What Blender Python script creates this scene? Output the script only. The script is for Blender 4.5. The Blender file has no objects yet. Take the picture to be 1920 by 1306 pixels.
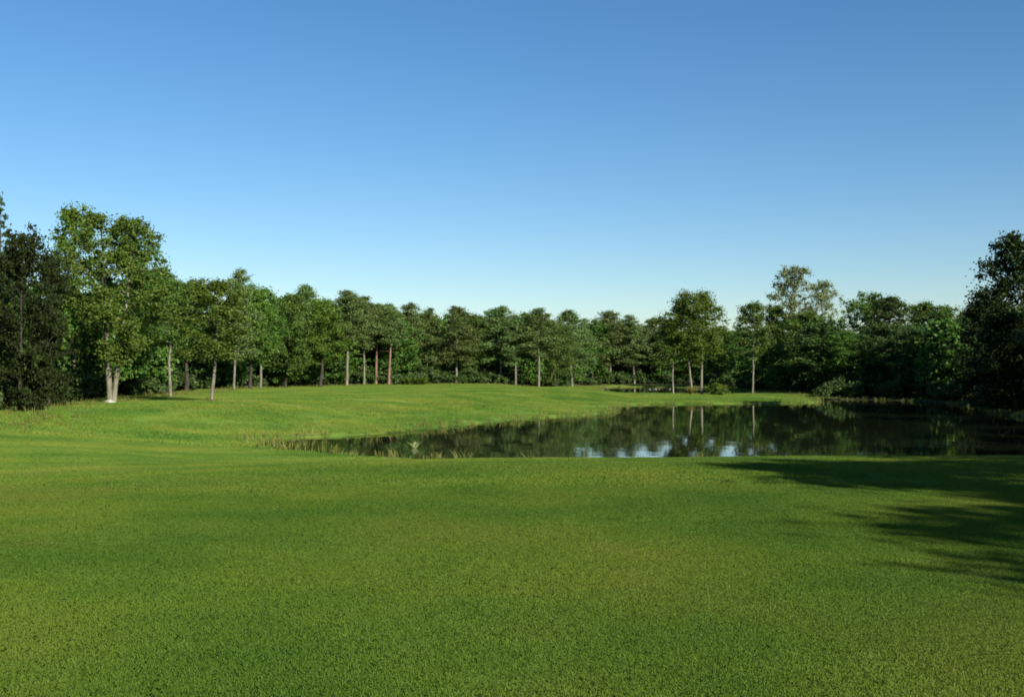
import bpy, math, random
import numpy as np

# ------------------------------------------------------------------ camera, sky, sun, exposure
scene = bpy.context.scene
COL = scene.collection

CAM_Z = 1.7
cam_data = bpy.data.cameras.new('camera')
cam_data.sensor_width = 36.0
cam_data.lens = 38.6
cam_data.clip_start = 0.1
cam_data.clip_end = 6000.0
cam = bpy.data.objects.new('camera', cam_data)
cam.location = (0.0, 0.0, CAM_Z)
cam.rotation_euler = (math.radians(90.0 + 1.17), 0.0, 0.0)
COL.objects.link(cam)
scene.camera = cam

SUN_EL = 27.0          # degrees above the horizon
SUN_AZ = 142.0         # degrees clockwise from the view direction (+Y): right and behind
world = bpy.data.worlds.new('World')
scene.world = world
world.use_nodes = True
wn = world.node_tree.nodes
wl = world.node_tree.links
bgn = wn['Background']
sky = wn.new('ShaderNodeTexSky')
sky.sky_type = 'NISHITA'
sky.sun_disc = False
sky.sun_elevation = math.radians(SUN_EL)
sky.sun_rotation = math.radians(SUN_AZ)
sky.altitude = 0.0
sky.air_density = 1.0
sky.dust_density = 0.3
sky.ozone_density = 3.5
hs = wn.new('ShaderNodeHueSaturation')      # the camera's colour rendering of the sky
hs.inputs['Saturation'].default_value = 1.22
wl.new(sky.outputs[0], hs.inputs['Color'])
wl.new(hs.outputs[0], bgn.inputs[0])
bgn.inputs[1].default_value = 0.070

sd = bpy.data.lights.new('sun', 'SUN')
sd.energy = 4.8
sd.angle = math.radians(0.53)
sd.color = (1.0, 0.93, 0.80)
sun = bpy.data.objects.new('sun', sd)
az, el = math.radians(SUN_AZ), math.radians(SUN_EL)
sun.rotation_euler = (math.radians(90.0 - SUN_EL), 0.0, math.radians(180.0 - SUN_AZ) )
sun.location = (40, -50, 60)
COL.objects.link(sun)
TO_SUN = np.array([math.sin(az) * math.cos(el), math.cos(az) * math.cos(el), math.sin(el)])
from mathutils import Vector
sun.rotation_euler = Vector(TO_SUN).to_track_quat('Z', 'Y').to_euler()

scene.view_settings.view_transform = 'Standard'
scene.view_settings.look = 'None'
scene.view_settings.gamma = 1.0
scene.view_settings.exposure = 0.85
scene.render.engine = 'CYCLES'
scene.cycles.max_bounces = 4
scene.cycles.diffuse_bounces = 2
scene.cycles.glossy_bounces = 2
scene.cycles.transmission_bounces = 2
scene.cycles.transparent_max_bounces = 4
scene.cycles.filter_width = 1.8

RNG = np.random.default_rng(7)
random.seed(7)

# ------------------------------------------------------------------ small helpers
def tag(o, label=None, cat=None, group=None, kind=None):
    if label: o['label'] = label
    if cat: o['category'] = cat
    if group: o['group'] = group
    if kind: o['kind'] = kind
    return o

def smooth(t):
    t = np.clip(t, 0.0, 1.0)
    return t * t * (3.0 - 2.0 * t)

def lerp(a, b, t):
    return a + (b - a) * t

def mesh_from(name, verts, faces, mat, smooth_shade=False):
    me = bpy.data.meshes.new(name)
    verts = np.asarray(verts, dtype=np.float32)
    faces = np.asarray(faces, dtype=np.int32)
    n, k = faces.shape
    me.vertices.add(len(verts)); me.vertices.foreach_set('co', verts.ravel())
    me.loops.add(n * k); me.loops.foreach_set('vertex_index', faces.ravel())
    me.polygons.add(n)
    me.polygons.foreach_set('loop_start', np.arange(0, n * k, k, dtype=np.int32))
    me.polygons.foreach_set('loop_total', np.full(n, k, dtype=np.int32))
    if smooth_shade:
        me.polygons.foreach_set('use_smooth', np.ones(n, dtype=bool))
    me.update(calc_edges=True)
    if mat: me.materials.append(mat)
    return me

def link(name, me, parent=None):
    o = bpy.data.objects.new(name, me)
    COL.objects.link(o)
    if parent: o.parent = parent
    return o

# ------------------------------------------------------------------ materials
def new_mat(name):
    m = bpy.data.materials.new(name)
    m.use_nodes = True
    nt = m.node_tree
    nt.nodes.clear()
    out = nt.nodes.new('ShaderNodeOutputMaterial')
    return m, nt, out

def N(nt, kind, **kw):
    n = nt.nodes.new(kind)
    for k, v in kw.items():
        if k.startswith('i_'):
            n.inputs[int(k[2:])].default_value = v
        else:
            setattr(n, k, v)
    return n

def ramp(nt, fac, stops):
    r = nt.nodes.new('ShaderNodeValToRGB')
    cr = r.color_ramp
    while len(cr.elements) < len(stops): cr.elements.new(0.5)
    for e, (p, c) in zip(cr.elements, stops):
        e.position = p
        e.color = (c[0], c[1], c[2], 1.0)
    nt.links.new(fac, r.inputs[0])
    return r.outputs[0]

def noise(nt, vec, scale, detail=3.0, rough=0.55):
    n = nt.nodes.new('ShaderNodeTexNoise')
    n.inputs['Scale'].default_value = scale
    n.inputs['Detail'].default_value = detail
    n.inputs['Roughness'].default_value = rough
    if vec: nt.links.new(vec, n.inputs['Vector'])
    return n.outputs[0]

def mixc(nt, fac, a, b, mode='MIX'):
    m = nt.nodes.new('ShaderNodeMix')
    m.data_type = 'RGBA'
    m.blend_type = mode
    for sock, v in ((m.inputs[0], fac), (m.inputs[6], a), (m.inputs[7], b)):
        if isinstance(v, (int, float)): sock.default_value = v
        elif isinstance(v, tuple): sock.default_value = (v[0], v[1], v[2], 1.0)
        else: nt.links.new(v, sock)
    return m.outputs[2]

def math_n(nt, op, a, b=0.0):
    m = nt.nodes.new('ShaderNodeMath'); m.operation = op
    for sock, v in ((m.inputs[0], a), (m.inputs[1], b)):
        if isinstance(v, (int, float)): sock.default_value = v
        else: nt.links.new(v, sock)
    return m.outputs[0]

def leaf_mat(name, dark, mid, light, translucent=0.32, spec=0.25):
    m, nt, out = new_mat(name)
    geo = N(nt, 'ShaderNodeNewGeometry')
    info = N(nt, 'ShaderNodeObjectInfo')
    col = ramp(nt, geo.outputs['Random Per Island'], [(0.0, dark), (0.55, mid), (1.0, light)])
    tc = N(nt, 'ShaderNodeTexCoord')
    clump = noise(nt, tc.outputs['Object'], 0.55, 2.0)
    col = mixc(nt, clump, mixc(nt, 1.0, col, (0.72, 0.80, 0.75), 'MULTIPLY'), mixc(nt, 1.0, col, (1.30, 1.18, 0.95), 'MULTIPLY'))
    hsv = N(nt, 'ShaderNodeHueSaturation')
    nt.links.new(col, hsv.inputs['Color'])
    nt.links.new(math_n(nt, 'ADD', math_n(nt, 'MULTIPLY', info.outputs['Random'], 0.034), 0.483), hsv.inputs['Hue'])
    nt.links.new(math_n(nt, 'ADD', math_n(nt, 'MULTIPLY', info.outputs['Random'], 0.35), 0.80), hsv.inputs['Value'])
    p = N(nt, 'ShaderNodeBsdfPrincipled')
    p.inputs['Roughness'].default_value = 0.55
    p.inputs['Specular IOR Level'].default_value = spec
    nt.links.new(hsv.outputs[0], p.inputs['Base Color'])
    t = N(nt, 'ShaderNodeBsdfTranslucent')
    nt.links.new(mixc(nt, 1.0, hsv.outputs[0], (1.15, 1.25, 0.6), 'MULTIPLY'), t.inputs[0])
    ms = N(nt, 'ShaderNodeMixShader'); ms.inputs[0].default_value = translucent
    nt.links.new(p.outputs[0], ms.inputs[1]); nt.links.new(t.outputs[0], ms.inputs[2])
    nt.links.new(ms.outputs[0], out.inputs[0])
    return m

def bark_mat(name, a, b, scale=6.0):
    m, nt, out = new_mat(name)
    tc = N(nt, 'ShaderNodeTexCoord')
    mp = N(nt, 'ShaderNodeMapping'); mp.inputs['Scale'].default_value = (1, 1, 0.22)
    nt.links.new(tc.outputs['Object'], mp.inputs[0])
    n = noise(nt, mp.outputs[0], scale, 5.0, 0.7)
    col = ramp(nt, n, [(0.3, a), (0.62, b)])
    p = N(nt, 'ShaderNodeBsdfPrincipled'); p.inputs['Roughness'].default_value = 0.9
    p.inputs['Specular IOR Level'].default_value = 0.15
    nt.links.new(col, p.inputs['Base Color'])
    bp = N(nt, 'ShaderNodeBump'); bp.inputs['Strength'].default_value = 0.8; bp.inputs['Distance'].default_value = 0.04
    nt.links.new(n, bp.inputs['Height']); nt.links.new(bp.outputs[0], p.inputs['Normal'])
    nt.links.new(p.outputs[0], out.inputs[0])
    return m

def lawn_colour(nt):
    """turf colour by place: olive and green drifts, a dry patch here and there, faint mowing bands"""
    geo = N(nt, 'ShaderNodeNewGeometry')
    pos = geo.outputs['Position']
    big = noise(nt, pos, 0.16, 3.0)
    mid = noise(nt, pos, 0.55, 3.0)
    fine = noise(nt, pos, 5.0, 3.0, 0.65)
    f = math_n(nt, 'ADD', math_n(nt, 'MULTIPLY', big, 0.65), math_n(nt, 'MULTIPLY', mid, 0.35))
    col = ramp(nt, f, [(0.40, (0.066, 0.138, 0.014)), (0.50, (0.100, 0.168, 0.018)), (0.60, (0.132, 0.178, 0.023))])
    dry = ramp(nt, noise(nt, pos, 0.34, 2.0), [(0.64, (0, 0, 0)), (0.76, (1, 1, 1))])
    col = mixc(nt, math_n(nt, 'MULTIPLY', dry, 0.24), col, (0.20, 0.165, 0.045))
    col = mixc(nt, fine, mixc(nt, 1.0, col, (0.86, 0.90, 0.86), 'MULTIPLY'), mixc(nt, 1.0, col, (1.14, 1.11, 1.10), 'MULTIPLY'))
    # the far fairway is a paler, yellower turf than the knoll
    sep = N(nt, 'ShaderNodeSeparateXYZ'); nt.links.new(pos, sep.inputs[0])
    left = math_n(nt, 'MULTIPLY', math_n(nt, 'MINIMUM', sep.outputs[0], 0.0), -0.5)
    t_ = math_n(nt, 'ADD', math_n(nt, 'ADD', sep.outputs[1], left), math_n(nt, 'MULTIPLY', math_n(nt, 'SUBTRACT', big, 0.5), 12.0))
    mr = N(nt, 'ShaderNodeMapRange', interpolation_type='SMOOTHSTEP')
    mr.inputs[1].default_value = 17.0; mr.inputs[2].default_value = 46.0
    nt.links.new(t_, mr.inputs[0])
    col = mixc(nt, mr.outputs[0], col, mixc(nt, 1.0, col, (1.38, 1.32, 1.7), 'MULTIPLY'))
    # broad soft mowing bands
    wv = N(nt, 'ShaderNodeTexWave', wave_type='BANDS', bands_direction='X')
    mp = N(nt, 'ShaderNodeMapping'); mp.inputs['Rotation'].default_value = (0, 0, 1.05)
    nt.links.new(pos, mp.inputs[0]); nt.links.new(mp.outputs[0], wv.inputs[0])
    wv.inputs['Scale'].default_value = 0.055; wv.inputs['Distortion'].default_value = 1.2
    wv.inputs['Detail'].default_value = 1.0; wv.inputs['Detail Scale'].default_value = 0.6
    col = mixc(nt, wv.outputs['Fac'], mixc(nt, 1.0, col, (0.90, 0.95, 0.95), 'MULTIPLY'), mixc(nt, 1.0, col, (1.08, 1.05, 1.0), 'MULTIPLY'))
    return col, pos

def make_lawn_mats():
    m, nt, out = new_mat('turf')
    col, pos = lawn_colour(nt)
    p = N(nt, 'ShaderNodeBsdfPrincipled'); p.inputs['Roughness'].default_value = 0.9
    p.inputs['Specular IOR Level'].default_value = 0.1
    # bare mud under and right beside the water, leaf litter under the wood, its dark colour doubling as right-bank shade
    at = N(nt, 'ShaderNodeAttribute', attribute_name='shore')
    col = mixc(nt, at.outputs['Fac'], col, (0.045, 0.038, 0.020))
    al = N(nt, 'ShaderNodeAttribute', attribute_name='litter')
    lit = ramp(nt, noise(nt, pos, 2.5, 4.0), [(0.3, (0.020, 0.022, 0.010)), (0.7, (0.055, 0.042, 0.022))])
    col = mixc(nt, al.outputs['Fac'], col, lit)
    nt.links.new(col, p.inputs['Base Color'])
    bp = N(nt, 'ShaderNodeBump'); bp.inputs['Strength'].default_value = 0.7; bp.inputs['Distance'].default_value = 0.05
    nt.links.new(noise(nt, pos, 9.0, 5.0, 0.7), bp.inputs['Height'])
    nt.links.new(bp.outputs[0], p.inputs['Normal'])
    nt.links.new(p.outputs[0], out.inputs[0])
    b, nt, out = new_mat('grass_blade')
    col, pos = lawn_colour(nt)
    geo = N(nt, 'ShaderNodeNewGeometry')
    col = mixc(nt, geo.outputs['Random Per Island'], mixc(nt, 1.0, col, (0.88, 0.92, 0.85), 'MULTIPLY'), mixc(nt, 1.0, col, (1.15, 1.10, 1.12), 'MULTIPLY'))
    p = N(nt, 'ShaderNodeBsdfPrincipled'); p.inputs['Roughness'].default_value = 0.6
    p.inputs['Specular IOR Level'].default_value = 0.2
    nt.links.new(col, p.inputs['Base Color'])
    t = N(nt, 'ShaderNodeBsdfTranslucent'); nt.links.new(col, t.inputs[0])
    ms = N(nt, 'ShaderNodeMixShader'); ms.inputs[0].default_value = 0.3
    nt.links.new(p.outputs[0], ms.inputs[1]); nt.links.new(t.outputs[0], ms.inputs[2])
    nt.links.new(ms.outputs[0], out.inputs[0])
    return m, b

def make_water():
    m, nt, out = new_mat('pond_water')
    geo = N(nt, 'ShaderNodeNewGeometry')
    mp = N(nt, 'ShaderNodeMapping'); mp.inputs['Scale'].default_value = (1.0, 0.45, 1.0)
    nt.links.new(geo.outputs['Position'], mp.inputs[0])
    h = math_n(nt, 'ADD', math_n(nt, 'MULTIPLY', noise(nt, mp.outputs[0], 0.9, 2.0), 0.7), math_n(nt, 'MULTIPLY', noise(nt, mp.outputs[0], 3.5, 2.0), 0.12))
    p = N(nt, 'ShaderNodeBsdfPrincipled')
    p.inputs['Base Color'].default_value = (0.010, 0.013, 0.007, 1)
    p.inputs['Roughness'].default_value = 0.025
    p.inputs['IOR'].default_value = 1.33
    bp = N(nt, 'ShaderNodeBump'); bp.inputs['Strength'].default_value = 0.35; bp.inputs['Distance'].default_value = 0.02
    nt.links.new(h, bp.inputs['Height']); nt.links.new(bp.outputs[0], p.inputs['Normal'])
    nt.links.new(p.outputs[0], out.inputs[0])
    return m

M_TURF, M_BLADE = make_lawn_mats()
M_WATER = make_water()
LEAF = {
    'mid':    leaf_mat('leaf_mid', (0.042, 0.088, 0.015), (0.073, 0.142, 0.024), (0.119, 0.189, 0.037)),
    'bright': leaf_mat('leaf_bright', (0.051, 0.106, 0.014), (0.092, 0.165, 0.023), (0.137, 0.205, 0.037)),
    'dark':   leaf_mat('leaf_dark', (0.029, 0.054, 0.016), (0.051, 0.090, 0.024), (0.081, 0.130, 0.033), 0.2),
    'black':  leaf_mat('leaf_painted_shade', (0.012, 0.022, 0.007), (0.022, 0.038, 0.011), (0.036, 0.056, 0.016), 0.15, 0.08),  # edge trees: shade put into the leaf colour, the sun casts none there
    'needle': leaf_mat('pine_needle', (0.060, 0.103, 0.034), (0.106, 0.166, 0.051), (0.160, 0.221, 0.069), 0.2),
    'silver': leaf_mat('leaf_silver', (0.099, 0.139, 0.066), (0.158, 0.205, 0.106), (0.251, 0.284, 0.165)),
    'sedge':  leaf_mat('sedge_blade', (0.085, 0.105, 0.022), (0.130, 0.140, 0.032), (0.180, 0.165, 0.050), 0.25),
}
BARK = {
    'pale': bark_mat('pale_bark', (0.070, 0.066, 0.046), (0.20, 0.19, 0.14)),
    'grey': bark_mat('grey_bark', (0.07, 0.065, 0.05), (0.20, 0.19, 0.15)),
    'red':  bark_mat('red_pine_bark', (0.085, 0.052, 0.038), (0.23, 0.145, 0.105)),
    'dark': bark_mat('dark_bark', (0.020, 0.018, 0.014), (0.060, 0.052, 0.042)),
}

# ------------------------------------------------------------------ terrain
POND = np.array([(-11.6, 50.5), (-10.0, 53.6), (-7.8, 55.4), (-6.4, 57.6), (-4.9, 61.5), (-3.2, 66.0), (-1.0, 70.5),
                 (1.6, 75.6), (4.4, 79.4), (7.2, 83.2), (8.6, 88.0), (8.8, 96.0), (10.6, 103.0), (14.0, 107.0), (19.0, 109.4),
                 (24.0, 109.8), (29.0, 111.0), (32.6, 114.5), (33.8, 120.0), (35.5, 125.5), (39.0, 126.0), (43.0, 122.0),
                 (44.5, 113.0), (42.0, 100.0), (37.5, 86.0), (35.5, 72.0), (32.5, 57.0), (28.0, 46.0), (22.0, 39.5),
                 (14.0, 37.0), (6.0, 37.5), (0.0, 39.0), (-5.0, 41.5), (-9.0, 45.0)])
INLET = np.array([(13.0, 152.0), (17.0, 149.5), (24.0, 150.5), (29.0, 158.0), (34.0, 175.0), (36.0, 200.0), (34.0, 216.0),
                  (27.0, 223.0), (19.5, 221.0), (15.0, 205.0), (12.5, 175.0)])
WATER_Z = -1.6

def sdist(poly, x, y):
    """signed distance to a polygon, negative inside"""
    shp = np.shape(x)
    px = np.ravel(x); py = np.ravel(y)
    d2 = np.full(px.shape, 1e12)
    inside = np.zeros(px.shape, dtype=bool)
    n = len(poly)
    for i in range(n):
        ax, ay = poly[i]; bx, by = poly[(i + 1) % n]
        ex, ey = bx - ax, by - ay
        t = np.clip(((px - ax) * ex + (py - ay) * ey) / (ex * ex + ey * ey), 0, 1)
        d2 = np.minimum(d2, (px - ax - t * ex) ** 2 + (py - ay - t * ey) ** 2)
        if abs(ey) > 1e-9:
            cond = ((ay > py) != (by > py)) & (px < ex * (py - ay) / ey + ax)
            inside ^= cond
    d = np.sqrt(d2)
    return np.where(inside, -d, d).reshape(shp)

def pond_dist(x, y):
    wob = 0.35 * np.sin(x * 1.3 + 0.7 * y) + 0.25 * np.sin(2.1 * x - 1.1 * y)
    return np.minimum(sdist(POND, x, y), sdist(INLET, x, y)) + wob * 0.6

def height(x, y):
    x = np.asarray(x, dtype=float); y = np.asarray(y, dtype=float)
    d = pond_dist(x, y)
    plateau = lerp(-0.85, -0.32, smooth((y - 25.0) / 24.0))
    plateau = lerp(plateau, -1.08, smooth((x - 4.5 - 0.02 * y) / 7.0) * smooth((y - 25.0) / 20.0))
    plateau = plateau + 0.07 * np.sin(x * 0.21 + 1.3) * np.sin(y * 0.17) + 0.05 * np.sin(x * 0.09 - y * 0.13)
    bank = lerp(plateau, np.minimum(plateau, -1.46), 1.0 - smooth((d - 1.5) / 15.0))
    yk = y - 0.5 * np.minimum(x, 0.0) - 0.06 * np.maximum(x, 0.0)
    knoll = 1.0 - smooth((yk - 17.5) / 21.0)
    z = lerp(bank, 0.0 + 0.02 * np.sin(x * 0.5 + 0.4 * y) , knoll)
    # the edge and bed of the water
    shore = 1.0 - smooth((d + 1.2) / 2.6)
    z = lerp(z, -1.95 - 0.5 * smooth(-(d + 1.0) / 6.0), shore)
    return z

def hz(x, y):
    return float(height(np.array([x]), np.array([y]))[0])

def graded(parts):
    out = []
    for a, b, s in parts:
        out.append(np.arange(a, b, s))
    return np.concatenate(out + [np.array([parts[-1][1]])])

xs = graded([(-1500, -300, 150), (-300, -120, 20), (-120, -60, 5), (-60, 66, 0.9), (66, 120, 5), (120, 300, 20), (300, 1500, 150)])
ys = graded([(-1500, -300, 150), (-300, -60, 20), (-60, 0, 3), (0, 60, 0.6), (60, 130, 0.9), (130, 240, 1.4), (240, 330, 10), (330, 2100, 150)])
GX, GY = np.meshgrid(xs, ys)
GZ = height(GX, GY)
NY, NX = GX.shape
gv = np.stack([GX.ravel(), GY.ravel(), GZ.ravel()], 1)
idx = np.arange(NY * NX).reshape(NY, NX)
gf = np.stack([idx[:-1, :-1], idx[:-1, 1:], idx[1:, 1:], idx[1:, :-1]], -1).reshape(-1, 4)
ground_me = mesh_from('ground', gv, gf, M_TURF, True)
PD = pond_dist(GX, GY).ravel()
a = ground_me.attributes.new('shore', 'FLOAT', 'POINT')
a.data.foreach_set('value', (1.0 - smooth((PD + 0.3) / 0.9)).astype(np.float32))

# the edge of the wood: beyond this line the floor is litter (left wood, far wood, right wood)
WOOD_EDGE = [(-60, 20), (-27, 37), (-22.3, 47), (-25.5, 62), (-27.5, 78), (-29, 92), (-30, 112), (-32.5, 134), (-26, 148), (-20, 158),
             (-12, 165), (0, 170), (9, 186), (13, 222), (20, 232), (36, 230), (39, 200), (37.5, 160), (35.5, 130), (40, 127), (43.6, 122), (45, 112), (42.6, 100),
             (38.2, 86), (36.4, 72), (33.6, 57), (29.2, 45), (27, 32), (21, 20), (14, 8), (15, -20), (60, -60), (800, -60), (800, 1800), (-800, 1800), (-800, 20)]
WE = np.array(WOOD_EDGE, dtype=float)
WD = sdist(WE, GX, GY).ravel() + (0.8 * np.sin(GX * 0.9 + GY * 0.6) + 0.5 * np.sin(2.3 * GX - GY)).ravel()
a = ground_me.attributes.new('litter', 'FLOAT', 'POINT')
litter_and_shade = smooth((1.5 - WD) / 3.0) * 0.9
litter_and_shade = np.maximum(litter_and_shade, 0.9 * smooth((GX.ravel() - 33.5) / 2.0) * smooth((GY.ravel() - 46.0) / 6.0))  # right bank: dark litter colour laid over grass in place of shade
a.data.foreach_set('value', litter_and_shade.astype(np.float32))
ground = tag(link('ground', ground_me), kind='structure')

# water: only where the beds are
fc = gv[gf].mean(1)
wd_ = pond_dist(fc[:, 0], fc[:, 1])
keep = wd_ < 2.2
wf = gf[keep]
used, inv = np.unique(wf.ravel(), return_inverse=True)
wv = gv[used].copy(); wv[:, 2] = WATER_Z
pond = tag(link('pond', mesh_from('pond', wv, inv.reshape(-1, 4), M_WATER, True)), kind='structure')

# ------------------------------------------------------------------ grass: tufts scattered over the turf (nobody could count it)
def tuft_mesh(name, seed, size, n, h, w, mat, lean=0.5, spread_pow=1.0):
    r = np.random.default_rng(seed)
    rr_ = size * 0.62 * np.sqrt(r.random(n)); th_ = r.random(n) * 2 * np.pi
    x = rr_ * np.cos(th_); y = rr_ * np.sin(th_)
    hh = h * (0.55 + 0.75 * r.random(n))
    az = r.random(n) * 2 * np.pi
    le = lean * hh * r.random(n)
    ta = r.random(n) * 2 * np.pi
    wx, wy = np.cos(ta) * w * 0.5, np.sin(ta) * w * 0.5
    lx, ly = np.cos(az) * le, np.sin(az) * le
    z0 = np.full(n, -0.012)
    v = np.empty((n, 5, 3))
    v[:, 0] = np.stack([x - wx, y - wy, z0], 1)
    v[:, 1] = np.stack([x + wx, y + wy, z0], 1)
    v[:, 2] = np.stack([x + wx * 0.8 + lx * 0.4, y + wy * 0.8 + ly * 0.4, hh * 0.62], 1)
    v[:, 3] = np.stack([x + lx, y + ly, hh], 1)
    v[:, 4] = np.stack([x - wx * 0.8 + lx * 0.4, y - wy * 0.8 + ly * 0.4, hh * 0.62], 1)
    f = np.arange(n * 5).reshape(n, 5)
    return mesh_from(name, v.reshape(-1, 3), f, mat)

def scatter(name, surface_faces, tufts, density, smin, smax, seed, label, cat):
    used, inv = np.unique(surface_faces.ravel(), return_inverse=True)
    me = mesh_from(name, gv[used], inv.reshape(-1, 4), M_BLADE)
    o = link(name, me)
    coll = bpy.data.collections.new(name + '_tufts')
    for t in tufts:
        coll.objects.link(bpy.data.objects.new('grass_tuft', t))
    ng = bpy.data.node_groups.new(name, 'GeometryNodeTree')
    ng.interface.new_socket('Geometry', in_out='INPUT', socket_type='NodeSocketGeometry')
    ng.interface.new_socket('Geometry', in_out='OUTPUT', socket_type='NodeSocketGeometry')
    nn = ng.nodes
    gi = nn.new('NodeGroupInput'); go = nn.new('NodeGroupOutput')
    dp = nn.new('GeometryNodeDistributePointsOnFaces')
    dp.inputs['Density'].default_value = density
    dp.inputs['Seed'].default_value = seed
    ci = nn.new('GeometryNodeCollectionInfo')
    ci.inputs['Collection'].default_value = coll
    ci.inputs['Separate Children'].default_value = True
    ci.inputs['Reset Children'].default_value = True
    ip = nn.new('GeometryNodeInstanceOnPoints')
    ip.inputs['Pick Instance'].default_value = True
    rv = nn.new('FunctionNodeRandomValue'); rv.data_type = 'FLOAT_VECTOR'
    rv.inputs[0].default_value = (0, 0, 0); rv.inputs[1].default_value = (0, 0, 6.283)
    rs = nn.new('FunctionNodeRandomValue'); rs.data_type = 'FLOAT'
    rs.inputs[2].default_value = smin; rs.inputs[3].default_value = smax
    L = ng.links
    L.new(gi.outputs[0], dp.inputs[0])
    L.new(dp.outputs['Points'], ip.inputs['Points'])
    L.new(ci.outputs[0], ip.inputs['Instance'])
    L.new(dp.outputs['Rotation'], ip.inputs['Rotation'])
    L.new(rs.outputs[1], ip.inputs['Scale'])
    ri = nn.new('GeometryNodeRotateInstances')
    L.new(ip.outputs[0], ri.inputs[0])
    L.new(rv.outputs[0], ri.inputs['Rotation'])
    L.new(ri.outputs[0], go.inputs[0])
    md = o.modifiers.new('scatter', 'NODES')
    md.node_group = ng
    return tag(o, label, cat, kind='stuff')

FD = pond_dist(fc[:, 0], fc[:, 1])
FW = sdist(WE, fc[:, 0], fc[:, 1])
lat = np.abs(fc[:, 0])
sel = (fc[:, 1] > 3.5) & (fc[:, 1] < 16) & (lat < 0.52 * fc[:, 1] + 3.0)
scatter('mown_grass', gf[sel], [tuft_mesh('mown_grass_tuft', 20 + i, 1.1, 5600, 0.015, 0.0044, M_BLADE, 1.5) for i in range(4)],
        4.0, 0.85, 1.15, 3, 'short mown green grass of the nearest fairway', 'grass')
sel = (fc[:, 1] >= 16) & (fc[:, 1] < 46) & (lat < 0.52 * fc[:, 1] + 3.0) & (FD > 1.2) & (FW > -1)
scatter('fairway_grass', gf[sel], [tuft_mesh('fairway_grass_tuft', 40 + i, 2.0, 5000, 0.022, 0.0085, M_BLADE, 1.1) for i in range(3)],
        1.1, 0.85, 1.15, 4, 'green fairway grass running down to the pond', 'grass')
sel = (fc[:, 1] >= 46) & (fc[:, 1] < 215) & (lat < 0.52 * fc[:, 1] + 3.0) & (FD > 1.5) & (FW > -2) & ((fc[:, 0] < 34.5) | (fc[:, 1] > 129))
scatter('far_grass', gf[sel], [tuft_mesh('far_grass_tuft', 60 + i, 2.4, 1200, 0.050, 0.024, M_BLADE, 1.1) for i in range(3)],
        0.5, 0.85, 1.2, 5, 'bright sunlit grass across the pond before the far tree line', 'grass')

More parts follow.
